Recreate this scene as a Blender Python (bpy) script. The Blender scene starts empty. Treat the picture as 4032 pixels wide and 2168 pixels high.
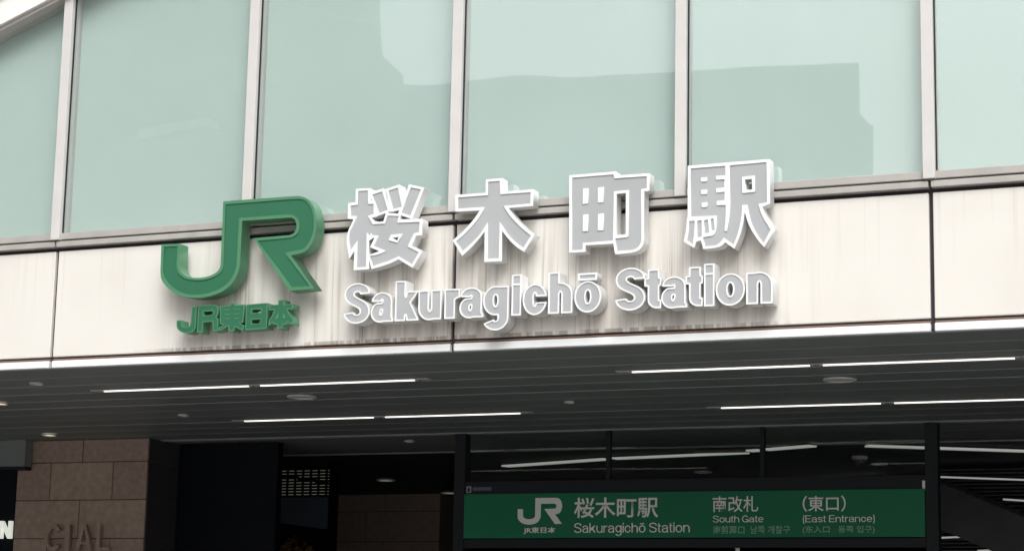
import bpy, bmesh, math, random
import numpy as np
from mathutils import Vector, Matrix
random.seed(7)
scene = bpy.context.scene
COL = scene.collection

# ------------------------------------------------------------------ camera
F_PX = 8158.1            # focal length in photo pixels (photo 4032 x 2168)
PITCH, YAW, ROLL = 0.18129, -0.40365, 0.020545
CAM_Y, CAM_Z = -17.53, 1.6
def cam_axes():
    cy, sy, cp, sp = math.cos(YAW), math.sin(YAW), math.cos(PITCH), math.sin(PITCH)
    fw = Vector((sy*cp, cy*cp, sp)); r = Vector((cy, -sy, 0)); u = r.cross(fw)
    c, s = math.cos(ROLL), math.sin(ROLL)
    return c*r + s*u, -s*r + c*u, fw
RGT, UPV, FWD = cam_axes()
cd = bpy.data.cameras.new('camera'); cam = bpy.data.objects.new('camera', cd); COL.objects.link(cam)
M = Matrix(((RGT.x, UPV.x, -FWD.x, 0), (RGT.y, UPV.y, -FWD.y, CAM_Y), (RGT.z, UPV.z, -FWD.z, CAM_Z), (0, 0, 0, 1)))
cam.matrix_world = M
cd.sensor_width = 36.0; cd.lens = 36.0*F_PX/4032.0; cd.clip_start = 0.1; cd.clip_end = 2000
scene.camera = cam

# ------------------------------------------------------------------ overcast sky, soft sun, exposure
SUN_EL, SUN_AZ = math.radians(48), math.radians(28)     # sun high, in front of the facade and to its right
w = bpy.data.worlds.new('World'); scene.world = w; w.use_nodes = True
wn = w.node_tree; bg = wn.nodes['Background']
sky = wn.nodes.new('ShaderNodeTexSky'); sky.sky_type = 'NISHITA'; sky.sun_disc = False
sky.sun_elevation = SUN_EL; sky.sun_rotation = math.pi - SUN_AZ
sky.air_density = 1.0; sky.dust_density = 9.0; sky.ozone_density = 1.0
hs = wn.nodes.new('ShaderNodeHueSaturation'); hs.inputs['Saturation'].default_value = 0.12
wn.links.new(sky.outputs[0], hs.inputs['Color']); wn.links.new(hs.outputs[0], bg.inputs[0])
bg.inputs[1].default_value = 0.15
sd = bpy.data.lights.new('sun', 'SUN'); sun = bpy.data.objects.new('sun', sd); COL.objects.link(sun)
sd.energy = 0.9; sd.angle = math.radians(35); sd.color = (1.0, 0.97, 0.93)
sdir = Vector((math.sin(SUN_AZ)*math.cos(SUN_EL), -math.cos(SUN_AZ)*math.cos(SUN_EL), math.sin(SUN_EL)))
sun.rotation_euler = sdir.to_track_quat('Z', 'Y').to_euler(); sun.location = (10, -30, 40)
vs = scene.view_settings; vs.view_transform = 'Standard'; vs.look = 'None'; vs.gamma = 1.0; vs.use_curve_mapping = False
vs.exposure = 0.10
scene.cycles.max_bounces = 8; scene.cycles.diffuse_bounces = 5; scene.cycles.glossy_bounces = 4

# ------------------------------------------------------------------ helpers
def ray(x, y):
    return ((x-2016.0)/F_PX)*RGT - ((y-1084.0)/F_PX)*UPV + FWD
def at_y(x, y, Y):        # photo pixel -> point on the vertical plane y = Y
    d = ray(x, y); t = (Y-CAM_Y)/d.y
    return Vector((t*d.x, Y, CAM_Z+t*d.z))
def at_z(x, y, Z):        # photo pixel -> point on the horizontal plane z = Z
    d = ray(x, y); t = (Z-CAM_Z)/d.z
    return Vector((t*d.x, CAM_Y+t*d.y, Z))

def mat(name, col, rough=0.6, metal=0.0, spec=0.5, noise=None, bump=0.0, emit=None, estr=0.0, coat=0.0, ior=1.5):
    m = bpy.data.materials.new(name); m.use_nodes = True; nt = m.node_tree
    b = nt.nodes['Principled BSDF']
    b.inputs['Base Color'].default_value = (*col, 1); b.inputs['Roughness'].default_value = rough
    b.inputs['Metallic'].default_value = metal; b.inputs['Specular IOR Level'].default_value = spec
    b.inputs['Coat Weight'].default_value = coat; b.inputs['IOR'].default_value = ior
    if noise:
        scale, amount = noise
        geo = nt.nodes.new('ShaderNodeNewGeometry')
        n = nt.nodes.new('ShaderNodeTexNoise'); n.inputs['Scale'].default_value = scale; n.inputs['Detail'].default_value = 6
        nt.links.new(geo.outputs['Position'], n.inputs['Vector'])
        r = nt.nodes.new('ShaderNodeMapRange'); r.inputs[1].default_value = 0.25; r.inputs[2].default_value = 0.75
        r.inputs[3].default_value = 1-amount; r.inputs[4].default_value = 1+amount*0.5
        nt.links.new(n.outputs['Fac'], r.inputs[0])
        mx = nt.nodes.new('ShaderNodeVectorMath'); mx.operation = 'SCALE'; mx.inputs[0].default_value = col
        nt.links.new(r.outputs[0], mx.inputs['Scale']); nt.links.new(mx.outputs[0], b.inputs['Base Color'])
        if bump:
            bp = nt.nodes.new('ShaderNodeBump'); bp.inputs['Strength'].default_value = bump; bp.inputs['Distance'].default_value = 0.01
            nt.links.new(n.outputs['Fac'], bp.inputs['Height']); nt.links.new(bp.outputs[0], b.inputs['Normal'])
    if emit:
        b.inputs['Emission Color'].default_value = (*emit, 1); b.inputs['Emission Strength'].default_value = estr
    return m

def panel_material():
    m = mat('cream_panel', (0.69, 0.668, 0.628), 0.55, spec=0.3); nt = m.node_tree; b = nt.nodes['Principled BSDF']
    geo = nt.nodes.new('ShaderNodeNewGeometry'); sep = nt.nodes.new('ShaderNodeSeparateXYZ')
    nt.links.new(geo.outputs['Position'], sep.inputs[0])
    def math_(op, a, bb=None, c=None):
        n = nt.nodes.new('ShaderNodeMath'); n.operation = op
        for i, v in enumerate((a, bb, c)):
            if v is None: continue
            if isinstance(v, (int, float)): n.inputs[i].default_value = v
            else: nt.links.new(v, n.inputs[i])
        return n.outputs[0]
    def rng(v, a, c, o0=0.0, o1=1.0, smooth=True):
        n = nt.nodes.new('ShaderNodeMapRange'); n.interpolation_type = 'SMOOTHSTEP' if smooth else 'LINEAR'
        nt.links.new(v, n.inputs[0]); n.inputs[1].default_value = a; n.inputs[2].default_value = c
        n.inputs[3].default_value = o0; n.inputs[4].default_value = o1
        return n.outputs[0]
    def streak(sx, sz, off, lo, hi):
        cv = nt.nodes.new('ShaderNodeCombineXYZ')
        nt.links.new(math_('MULTIPLY_ADD', sep.outputs[0], sx, off), cv.inputs[0]); nt.links.new(math_('MULTIPLY', sep.outputs[2], sz), cv.inputs[2])
        n = nt.nodes.new('ShaderNodeTexNoise'); n.inputs['Scale'].default_value = 1.0; n.inputs['Detail'].default_value = 3
        nt.links.new(cv.outputs[0], n.inputs['Vector'])
        return rng(n.outputs['Fac'], lo, hi)
    X, Z = sep.outputs[0], sep.outputs[2]
    fine = streak(42, 0.45, 3.0, 0.56, 0.68)
    wide = streak(7, 0.35, 11.0, 0.42, 0.68)
    zone = math_('MULTIPLY', rng(X, -11.6, -10.2), rng(X, -4.2, -5.6))           # rain runs off the sign letters
    low = rng(Z, 5.65, 5.0, 0.22, 1.15)
    a = math_('MULTIPLY', math_('MULTIPLY', zone, low), math_('ADD', math_('MULTIPLY', fine, 0.38), math_('MULTIPLY', wide, 0.42)))
    fine2 = streak(16, 0.3, 40.0, 0.56, 0.75)
    top = math_('MULTIPLY', math_('MULTIPLY', fine2, rng(Z, 4.7, 5.6)), 0.16)      # faint runs from the sill above
    blotch = nt.nodes.new('ShaderNodeTexNoise'); blotch.inputs['Scale'].default_value = 1.3; blotch.inputs['Detail'].default_value = 4
    nt.links.new(geo.outputs['Position'], blotch.inputs['Vector'])
    bl = math_('MULTIPLY', rng(blotch.outputs['Fac'], 0.4, 0.8), 0.10)
    dash = math_('MULTIPLY', streak(13, 0.01, 70.0, 0.44, 0.50), streak(2.3, 0.01, 90.0, 0.34, 0.50))                                          # grime caught on the bottom lip
    gr = math_('MULTIPLY', math_('MULTIPLY', dash, rng(Z, 4.556, 4.544)), math_('MULTIPLY', rng(X, -11.8, -10.8), rng(X, -4.6, -5.4)))
    tot = math_('MINIMUM', math_('ADD', math_('ADD', math_('ADD', a, top), bl), math_('MULTIPLY', gr, 0.62)), 0.85)
    mix = nt.nodes.new('ShaderNodeMix'); mix.data_type = 'RGBA'
    mix.inputs[6].default_value = (0.69, 0.668, 0.628, 1); mix.inputs[7].default_value = (0.25, 0.215, 0.185, 1)
    nt.links.new(tot, mix.inputs[0]); nt.links.new(mix.outputs[2], b.inputs['Base Color'])
    return m

def glass_clear(name='clear_glass', tint=(0.93, 0.97, 0.95), ior=1.3):
    m = bpy.data.materials.new(name); m.use_nodes = True; nt = m.node_tree
    out = nt.nodes['Material Output']; nt.nodes.remove(nt.nodes['Principled BSDF'])
    t = nt.nodes.new('ShaderNodeBsdfTransparent'); t.inputs[0].default_value = (*tint, 1)
    g = nt.nodes.new('ShaderNodeBsdfGlossy'); g.inputs['Roughness'].default_value = 0.012
    f = nt.nodes.new('ShaderNodeFresnel'); ge = nt.nodes.new('ShaderNodeNewGeometry'); mr = nt.nodes.new('ShaderNodeMapRange')   # same Fresnel on both faces of the thin pane
    mr.inputs[3].default_value = ior; mr.inputs[4].default_value = 1/ior
    nt.links.new(ge.outputs['Backfacing'], mr.inputs[0]); nt.links.new(mr.outputs[0], f.inputs[0])
    nz = nt.nodes.new('ShaderNodeTexNoise'); nz.inputs['Scale'].default_value = 0.45; nz.inputs['Detail'].default_value = 1     # float glass is never quite flat
    bp = nt.nodes.new('ShaderNodeBump'); bp.inputs['Strength'].default_value = 0.5; bp.inputs['Distance'].default_value = 0.012
    nt.links.new(ge.outputs['Position'], nz.inputs['Vector']); nt.links.new(nz.outputs['Fac'], bp.inputs['Height']); nt.links.new(bp.outputs[0], g.inputs['Normal'])
    mx = nt.nodes.new('ShaderNodeMixShader')
    nt.links.new(f.outputs[0], mx.inputs[0]); nt.links.new(t.outputs[0], mx.inputs[1]); nt.links.new(g.outputs[0], mx.inputs[2])
    nt.links.new(mx.outputs[0], out.inputs[0]); return m

MT = dict(
    panel=panel_material(),
    gap=mat('joint_sealant', (0.045, 0.035, 0.045), 0.8),
    trim=mat('pale_trim', (0.78, 0.80, 0.81), 0.4, noise=(6, 0.06)),
    rail=mat('grey_sill_metal', (0.40, 0.383, 0.36), 0.45, noise=(5, 0.14)),
    mullion=mat('white_mullion', (0.58, 0.565, 0.55), 0.45, noise=(4, 0.06)),
    teal=mat('teal_spandrel', (0.57, 0.705, 0.672), 0.6, spec=0.2, noise=(0.5, 0.05)),
    facade_glass=glass_clear('facade_glass', (0.99, 0.995, 0.993), 2.05),
    roofwhite=mat('white_roof_metal', (0.80, 0.775, 0.75), 0.5, noise=(3, 0.05)),
    roofgrey=mat('grey_roof_metal', (0.42, 0.40, 0.38), 0.5),
    soffit=mat('dark_soffit_metal', (0.20, 0.222, 0.222), 0.5, metal=0.0, spec=0.5, noise=(1.2, 0.15)),
    soffitline=mat('soffit_joint_strip', (0.31, 0.33, 0.325), 0.4),
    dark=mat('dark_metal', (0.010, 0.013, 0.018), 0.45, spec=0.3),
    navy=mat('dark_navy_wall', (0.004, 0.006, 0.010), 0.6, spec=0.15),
    stone=mat('brown_stone', (0.37, 0.275, 0.222), 0.7, noise=(14, 0.22), bump=0.25),
    stone2=mat('brown_stone_light', (0.42, 0.315, 0.255), 0.7, noise=(11, 0.22), bump=0.25),
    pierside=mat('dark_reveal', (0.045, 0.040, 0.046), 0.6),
    mortar=mat('dark_joint', (0.11, 0.08, 0.066), 0.9),
    white=mat('white_letter_paint', (0.80, 0.81, 0.81), 0.3, noise=(9, 0.04)),
    returns=mat('shaded_letter_returns', (0.66, 0.665, 0.66), 0.4, noise=(5, 0.10)),  # letter white darkened, so the shade on the sides is in the colour
    grey=mat('grey_acrylic_face', (0.405, 0.418, 0.432), 0.32, noise=(2.0, 0.09)),
    jrrim=mat('light_green_rim', (0.075, 0.225, 0.122), 0.35, noise=(6, 0.08)),
    jrface=mat('green_acrylic_face', (0.034, 0.146, 0.080), 0.3, noise=(3, 0.06)),
    signgreen=mat('sign_green', (0.010, 0.185, 0.086), 0.45, spec=0.3),
    print=mat('pale_print', (0.92, 0.92, 0.89), 0.5),
    printdim=mat('dim_print', (0.26, 0.48, 0.36), 0.5),
    stud=mat('mount_metal', (0.35, 0.35, 0.35), 0.5, metal=0.6),
    slat=mat('slat_metal', (0.055, 0.058, 0.062), 0.35, spec=0.6, noise=(2.0, 0.4)),
    tube=mat('lit_tube', (0.8, 0.8, 0.8), 0.5, emit=(1.0, 0.95, 0.86), estr=1.5),
    tubedim=mat('dim_tube', (0.7, 0.7, 0.7), 0.5, emit=(0.95, 0.97, 0.90), estr=0.27),
    warm=mat('warm_lamp', (0.8, 0.8, 0.8), 0.5, emit=(1.0, 0.82, 0.58), estr=1.4),
    lampring=mat('lamp_ring', (0.55, 0.55, 0.54), 0.4),
    glass=glass_clear(),
    louvrepane=mat('lit_window', (0.3, 0.3, 0.27), 0.5, emit=(0.9, 0.86, 0.66), estr=0.32),
    bluegrey=mat('blue_grey_panel', (0.10, 0.13, 0.17), 0.5, noise=(1.5, 0.2)),
    pave=mat('paving', (0.30, 0.29, 0.275), 0.75, noise=(0.6, 0.15)),
    conc=mat('grey_concrete', (0.10, 0.10, 0.098), 0.8, noise=(0.2, 0.12)),
    conc2=mat('pale_band', (0.30, 0.30, 0.29), 0.7),
    winglass=mat('dark_window_glass', (0.05, 0.06, 0.07), 0.1),
    leaf=mat('dry_leaf', (0.22, 0.12, 0.055), 0.7), bark=mat('bark', (0.07, 0.045, 0.03), 0.9),
    brownpanel=mat('brown_hall_panel', (0.20, 0.13, 0.10), 0.6, noise=(5, 0.15)),
)

def link(name, me, m=None, parent=None):
    o = bpy.data.objects.new(name, me); COL.objects.link(o)
    if m is not None and me is not None and not me.materials: me.materials.append(m)
    if parent is not None: o.parent = parent
    return o
def tag(o, label, cat, group=None):
    o['label'] = label; o['category'] = cat
    if group: o['group'] = group
    return o
def thing(name, label, cat, loc=(0, 0, 0), group=None):
    o = bpy.data.objects.new(name, None); COL.objects.link(o); o.location = loc; o.empty_display_size = 0.1
    return tag(o, label, cat, group)
def bm_box(bm, x0, x1, y0, y1, z0, z1, bevel=0.0):
    t = bmesh.new()
    bmesh.ops.create_cube(t, size=1.0)
    for v in t.verts:
        v.co = Vector(((x0+x1)/2+v.co.x*(x1-x0), (y0+y1)/2+v.co.y*(y1-y0), (z0+z1)/2+v.co.z*(z1-z0)))
    if bevel: bmesh.ops.bevel(t, geom=t.edges[:], offset=bevel, segments=1, affect='EDGES')
    me = bpy.data.meshes.new('tmp'); t.to_mesh(me); t.free(); bm.from_mesh(me); bpy.data.meshes.remove(me)
def box(name, x0, x1, y0, y1, z0, z1, m, parent=None, bevel=0.0):
    """box in world coordinates; the parent's location is subtracted"""
    ox, oy, oz = parent_offset(parent)
    bm = bmesh.new(); bm_box(bm, x0-ox, x1-ox, y0-oy, y1-oy, z0-oz, z1-oz, bevel)
    me = bpy.data.meshes.new(name); bm.to_mesh(me); bm.free()
    return link(name, me, m, parent)
def parent_offset(p):
    v = Vector((0, 0, 0))
    while p is not None: v += p.location; p = p.parent
    return v
def prism(name, pts, y0, y1, m, parent=None, taper=0.0):
    """polygon in x,z extruded from y0 to y1"""
    off = parent_offset(parent); n = len(pts)
    xm_ = sum(x for x, z in pts)/n
    vs_ = [(x-off.x-(taper if x > xm_ else 0), y0-off.y, z-off.z) for x, z in pts] + [(x-off.x, y1-off.y, z-off.z) for x, z in pts]
    fs = [tuple(range(n)), tuple(range(2*n-1, n-1, -1))] + [(i, i+n, (i+1) % n+n, (i+1) % n) for i in range(n)]
    me = bpy.data.meshes.new(name); me.from_pydata(vs_, [], fs); me.update()
    bm = bmesh.new(); bm.from_mesh(me); bmesh.ops.recalc_face_normals(bm, faces=bm.faces[:]); bm.to_mesh(me); bm.free()
    return link(name, me, m, parent)
def bar(name, a, b, width, height, m, parent=None):
    """bar between two points, width across (horizontal), height vertical"""
    a, b = Vector(a), Vector(b); off = parent_offset(parent); d = (b-a); L = d.length; d.normalize()
    s = d.cross(Vector((0, 0, 1))); s.normalize(); u = s.cross(d)
    bm = bmesh.new(); bm_box(bm, 0, L, -width/2, width/2, -height/2, height/2)
    for v in bm.verts: v.co = a - off + d*v.co.x + s*v.co.y + u*v.co.z
    me = bpy.data.meshes.new(name); bm.to_mesh(me); bm.free()
    return link(name, me, m, parent)
def lathe(name, prof, loc, m, parent=None, seg=24):
    off = parent_offset(parent); vs_, fs = [], []; n = len(prof)
    for i in range(seg):
        a = 2*math.pi*i/seg
        for r, z in prof: vs_.append((loc[0]-off.x+r*math.cos(a), loc[1]-off.y+r*math.sin(a), loc[2]-off.z+z))
    for i in range(seg):
        j = (i+1) % seg
        for k in range(n-1): fs.append((i*n+k, j*n+k, j*n+k+1, i*n+k+1))
    me = bpy.data.meshes.new(name); me.from_pydata(vs_, [], fs); me.update()
    return link(name, me, m, parent)

# ---- outlines: signed distance on a grid, marching squares, filled and extruded
def chaikin(pts, it=2, lim=48):
    pts = [Vector(p) for p in pts]
    for _ in range(it):
        out = []; n = len(pts)
        for i in range(n):
            p, q, r = pts[i-1], pts[i], pts[(i+1) % n]
            d1, d2 = (q-p), (r-q)
            if d1.length < 1e-9 or d2.length < 1e-9: out.append(q); continue
            ang = math.degrees(d1.angle(d2))
            if 4 < ang < lim:
                c = min(d1.length, d2.length)*0.25
                out.append(q-d1.normalized()*c); out.append(q+d2.normalized()*c)
            else: out.append(q)
        pts = out
    return [(p.x, p.y) for p in pts]
def poly_sdf(P, loops):
    """signed distance (negative inside, even-odd over all loops) of points P (n,2)"""
    d2 = np.full(len(P), 1e18); inside = np.zeros(len(P), bool)
    for lp in loops:
        A = np.array(lp, float); B = np.roll(A, -1, axis=0)
        for a, b in zip(A, B):
            e = b-a; L = e@e
            if L < 1e-18: continue
            wv = P-a; t = np.clip((wv@e)/L, 0, 1); q = wv-t[:, None]*e
            d2 = np.minimum(d2, (q*q).sum(1))
            c = ((a[1] > P[:, 1]) != (b[1] > P[:, 1]))
            with np.errstate(divide='ignore', invalid='ignore'):
                xi = a[0]+(P[:, 1]-a[1])*e[0]/(e[1] if abs(e[1]) > 1e-15 else 1e-15)
            inside ^= c & (P[:, 0] < xi)
    d = np.sqrt(d2); return np.where(inside, -d, d)
def contour(F, x0, y0, h, level=0.0):
    F = F-level; F = np.where(np.abs(F) < 1e-12, 1e-12, F); ny, nx = F.shape; segs = {}
    def e_pt(k):
        (i, j), (a, b) = k; f0, f1 = F[j, i], F[b, a]; t = f0/(f0-f1)
        return (x0+h*(i+(a-i)*t), y0+h*(j+(b-j)*t))
    S = F < 0
    cells = np.argwhere(~((S[:-1, :-1] == S[1:, :-1]) & (S[:-1, :-1] == S[:-1, 1:]) & (S[:-1, :-1] == S[1:, 1:])))
    nxt = {}
    for j, i in cells:
        j, i = int(j), int(i)
        c = [(i, j), (i+1, j), (i+1, j+1), (i, j+1)]; s = [S[p[1], p[0]] for p in c]
        ent, ext = [], []
        for k in range(4):
            a, b = c[k], c[(k+1) % 4]
            if s[k] != s[(k+1) % 4]:
                key = (a, b) if a < b else (b, a)
                (ext if s[k] else ent).append(key)          # walking ccw: leaving inside / entering inside
        if len(ent) == 1: nxt[ext[0]] = ent[0]
        else:
            for k in range(4):                                # ambiguous: keep inside corners apart
                if s[k]:
                    a, b, pz = c[k], c[(k+1) % 4], c[k-1]
                    nxt[(a, b) if a < b else (b, a)] = (pz, a) if pz < a else (a, pz)
    loops = []
    while nxt:
        st = next(iter(nxt)); lp = []; k = st
        while k in nxt:
            lp.append(e_pt(k)); k = nxt.pop(k)
        if len(lp) > 5: loops.append(lp)
    return loops
def simplify(lp, tol):
    P = np.array(lp)
    i0 = 0; i1 = int(np.argmax(((P-P[0])**2).sum(1)))
    def dp(a, b):
        if b <= a+1: return [a]
        A, B = P[a % len(P)], P[b % len(P)]; e = B-A; L = math.hypot(*e) or 1e-12
        idx = np.arange(a+1, b); q = P[idx % len(P)]-A
        dist = np.abs(q[:, 0]*e[1]-q[:, 1]*e[0])/L; k = int(np.argmax(dist))
        if dist[k] > tol: m_ = int(idx[k]); return dp(a, m_)+dp(m_, b)
        return [a]
    ids = dp(i0, i1)+dp(i1, len(P))
    return [tuple(P[k % len(P)]) for k in ids]
def shape_loops(adds, subs=(), inset=None, res=110, face_subs=()):
    """union of polygons minus polygons -> loops; with inset also the loops shrunk by it"""
    allp = np.array([q for a in adds for q in a]); mn, mx = allp.min(0), allp.max(0)
    h = max(mx-mn)/res; x0, y0 = mn-3*h
    nx, ny = int((mx[0]-mn[0])/h)+7, int((mx[1]-mn[1])/h)+7
    gx, gy = np.meshgrid(x0+h*np.arange(nx), y0+h*np.arange(ny)); P = np.stack([gx.ravel(), gy.ravel()], 1)
    d = np.min([poly_sdf(P, [a]) for a in adds], axis=0)
    for s in subs: d = np.maximum(d, -poly_sdf(P, [s]))
    outer = [simplify(l, h*0.22) for l in contour(d.reshape(ny, nx), x0, y0, h)]
    if inset is None: return outer
    D = poly_sdf(P, outer)+inset
    for s in face_subs: D = np.maximum(D, -poly_sdf(P, [s]))
    return outer, [simplify(l, h*0.22) for l in contour(D.reshape(ny, nx), x0, y0, h)]
def fill_mesh(name, loops, yf, yb, off):
    """2D loops in world x,z filled and extruded from front yf to back yb"""
    cu = bpy.data.curves.new('tmp', 'CURVE'); cu.dimensions = '2D'; cu.fill_mode = 'BOTH'; cu.extrude = (yb-yf)/2
    for lp in loops:
        s = cu.splines.new('POLY'); s.points.add(len(lp)-1)
        for p, q in zip(s.points, lp): p.co = (q[0]-off.x, q[1]-off.z, 0, 1)
        s.use_cyclic_u = True
    ob = bpy.data.objects.new('tmp', cu); COL.objects.link(ob)
    me = bpy.data.meshes.new_from_object(ob, depsgraph=None) if False else ob.to_mesh().copy()
    ob.to_mesh_clear(); COL.objects.unlink(ob); bpy.data.objects.remove(ob); bpy.data.curves.remove(cu)
    me.name = name; yc = (yf+yb)/2-off.y
    me.transform(Matrix(((1, 0, 0, 0), (0, 0, -1, yc), (0, 1, 0, 0), (0, 0, 0, 1))))
    me.materials.clear(); me.update(); return me

def channel_letter(name, label, group, rim, faces, yf, thick, mrim, mface, lip=0.014, holes_face=()):
    """letter box on the wall: body with returns, raised rim, recessed face, mounts"""
    P = np.array([q for l in rim for q in l]); mn, mx = P.min(0), P.max(0)
    t = thing(name, label, 'sign letter', ((mn[0]+mx[0])/2, yf+thick, mn[1]), group)
    off = t.location
    link('body', fill_mesh('body', rim, yf+lip, yf+thick, off), MT['returns'] if mrim == MT['white'] else mrim, t)
    link('rim', fill_mesh('rim', list(rim)+list(faces), yf, yf+lip-0.001, off), mrim, t)
    link('face', fill_mesh('face', faces, yf+lip-0.005, yf+lip-0.002, off), mface, t)
    # two mounts where the letter is thickest on its left and right half
    gx, gz = np.meshgrid(np.linspace(mn[0], mx[0], 25), np.linspace(mn[1], mx[1], 25)); Q = np.stack([gx.ravel(), gz.ravel()], 1)
    d = poly_sdf(Q, rim); mid = (mn[0]+mx[0])/2
    for half in (Q[:, 0] <= mid, Q[:, 0] > mid):
        k = np.where(half)[0][np.argmin(d[half])]
        x, z = Q[k]; yw = 0.0
        ms = bpy.data.meshes.new('mount'); bm = bmesh.new()
        bmesh.ops.create_cone(bm, cap_ends=True, segments=8, radius1=0.022, radius2=0.022, depth=1.0)
        for v in bm.verts: v.co = Vector((x-off.x+v.co.x, (yf+thick+0.02)/2-off.y+v.co.z*(0.02-yf-thick), z-off.z+v.co.y))
        bm.to_mesh(ms); bm.free(); link('mount', ms, MT['stud'], t)
    return t

# ------------------------------------------------------------------ setting
def ground():
    n = 40; bm = bmesh.new(); bmesh.ops.create_grid(bm, x_segments=n, y_segments=n, size=400)
    me = bpy.data.meshes.new('ground'); bm.to_mesh(me); bm.free()
    o = link('ground', me, MT['pave']); o['kind'] = 'structure'
ground()
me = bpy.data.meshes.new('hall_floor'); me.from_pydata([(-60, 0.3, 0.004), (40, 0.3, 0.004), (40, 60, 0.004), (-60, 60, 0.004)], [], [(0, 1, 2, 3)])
fl_ = link('hall_floor', me, mat('low_bounce_floor', (0.028, 0.028, 0.03), 0.4, noise=(3, 0.2))); fl_['kind'] = 'structure'  # dark floor out of view, added to cut bounce light onto the soffit

# ------------------------------------------------------------------ station building
ZS = 4.40                                   # underside of the canopy
PITCH_X, X_REF = 4.525, -12.61              # panel joints
ST = thing('station_building', 'station building with cream panels, teal glass gable and dark canopy soffit', 'building', (-8, 0, 0))
K0, K1 = -3, 4
XL, XR = X_REF+PITCH_X*K0, X_REF+PITCH_X*K1
RIDGE_X = -3.56
def roof_z(x): return 8.05+(-abs(x-RIDGE_X)+9.96)*0.357          # lower edge of the white verge at the wall plane
def link_shared(name, src, loc, parent):
    o = bpy.data.objects.new(name, src.data); COL.objects.link(o); o.parent = parent; o.location = loc; return o
g = 0.019
p0 = None; t0 = None
for k in range(K0, K1):
    xa, xb = X_REF+PITCH_X*k, X_REF+PITCH_X*(k+1)
    if p0 is None:
        p0 = box('fascia_panel', -8-PITCH_X/2+g, -8+PITCH_X/2-g, 0, 0.05, 4.515, 5.615, MT['panel'], ST, 0.006)
        t0 = box('edge_trim', -8-PITCH_X/2+g, -8+PITCH_X/2-g, -0.012, 0.05, 4.40, 4.473, MT['trim'], ST, 0.006)
        r0 = box('sill_rail', -8-PITCH_X/2+g*0.6, -8+PITCH_X/2-g*0.6, -0.045, 0.05, 5.655, 5.712, MT['rail'], ST, 0.004)
        s0 = box('drip_strip', -8-PITCH_X/2+g, -8+PITCH_X/2-g, 0.022, 0.05, 4.4735, 4.500, MT['brownpanel'], ST)
        for o in (p0, t0, r0, s0): o.location.x = (xa+xb)/2+8
    else:
        for o, nm in ((p0, 'fascia_panel'), (t0, 'edge_trim'), (r0, 'sill_rail'), (s0, 'drip_strip')):
            link_shared(nm, o, ((xa+xb)/2+8, 0, 0), ST)
box('backing_wall', XL, XR, 0.052, 0.25, 4.43, 5.73, MT['gap'], ST)
box('upper_sill', XL, XR, -0.028, 0.17, 5.733, 5.802, MT['rail'], ST, 0.004)
# teal glass panes and mullions up to the sloping verge
NX = [X_REF+PITCH_X/2*i for i in range(K0*2, K1*2+1)]
for a, b in zip(NX[:-1], NX[1:]):
    za, zb = roof_z(a)+0.1, roof_z(b)+0.1
    if max(za, zb) < 5.9: continue
    pts = []
    aa, bb = a+0.05, b-0.05
    xs = [aa, bb]
    lo = 5.79
    top = [(x, max(roof_z(x)+0.1, lo)) for x in (bb, aa)]
    if roof_z(aa)+0.1 < lo: aa2 = RIDGE_X-(9.96-(lo-0.1-8.05)/0.357); pts = [(aa2, lo), (bb, lo), (bb, roof_z(bb)+0.1)]
    elif roof_z(bb)+0.1 < lo: bb2 = RIDGE_X+(9.96-(lo-0.1-8.05)/0.357); pts = [(aa, lo), (bb2, lo), (aa, roof_z(aa)+0.1)]
    else: pts = [(aa, lo), (bb, lo)]+top
    prism('glass_pane', pts, 0.0, 0.010, MT['facade_glass'], ST)
    prism('spandrel_panel', pts, 0.13, 0.16, MT['teal'], ST)
for x in NX:
    if roof_z(x) > 5.95:
        mu = box('mullion', x-0.0525, x+0.0525, -0.068, 0.17, 5.728, roof_z(x)+0.12, MT['mullion'], ST, 0.004)
        box('mullion_shade_strip', x+0.053, x+0.066, -0.014, -0.001, 5.80, roof_z(x)+0.10, MT['dark'], ST)  # dark strip painting in the shade on the mullion's right side
# verge of the gable: white band, grey underside, upper band
for s in (-1, 1):
    x_e = RIDGE_X+s*17.2; x_r = RIDGE_X
    def q(x, dz): return (x, roof_z(x)+dz)
    prism('verge_board', [q(x_e, 0), q(x_r, 0), q(x_r, 0.275), q(x_e, 0.275)], -0.16, 0.02, MT['roofwhite'], ST)
    prism('verge_soffit', [q(x_e, -0.045), q(x_r, -0.045), q(x_r, -0.002), q(x_e, -0.002)], -0.115, 0.17, MT['roofgrey'], ST)
    prism('roof_edge', [q(x_e, 0.29), q(x_r, 0.29), q(x_r, 0.62), q(x_e, 0.62)], -0.20, 0.3, MT['roofwhite'], ST)
    prism('roof_slab', [q(x_e, 0.30), q(x_r, 0.30), q(x_r, 0.58), q(x_e, 0.58)], 0.302, 30, MT['roofgrey'], ST)
# canopy soffit: deck with plank strips
Y_END = 6.60
SOF = box('soffit', XL, XR, 0.055, 40, 4.445, 4.60, MT['gap'], ST)
pw = 0.594; ny = int((Y_END-0.06)/pw)
proto = None
def plank_mesh(L, wdt, z0, t_, ch):
    xs = (-L/2, L/2); prof = [(-wdt/2, z0+t_), (-wdt/2, z0+ch), (-wdt/2+ch, z0), (wdt/2-ch, z0), (wdt/2, z0+ch), (wdt/2, z0+t_)]
    v = [(x, y, z) for x in xs for y, z in prof]; n = len(prof)
    f = [(i, i+1, i+1+n, i+n) for i in range(n-1)]+[tuple(range(n))[::-1], tuple(range(n, 2*n))]
    me = bpy.data.meshes.new('soffit_plank'); me.from_pydata(v, [], f); me.update(); me.materials.append(MT['soffit'])
    bm = bmesh.new(); bm.from_mesh(me); bmesh.ops.recalc_face_normals(bm, faces=bm.faces[:]); bm.to_mesh(me); bm.free()
    return me
LEN = XR-XL-0.02
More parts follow.
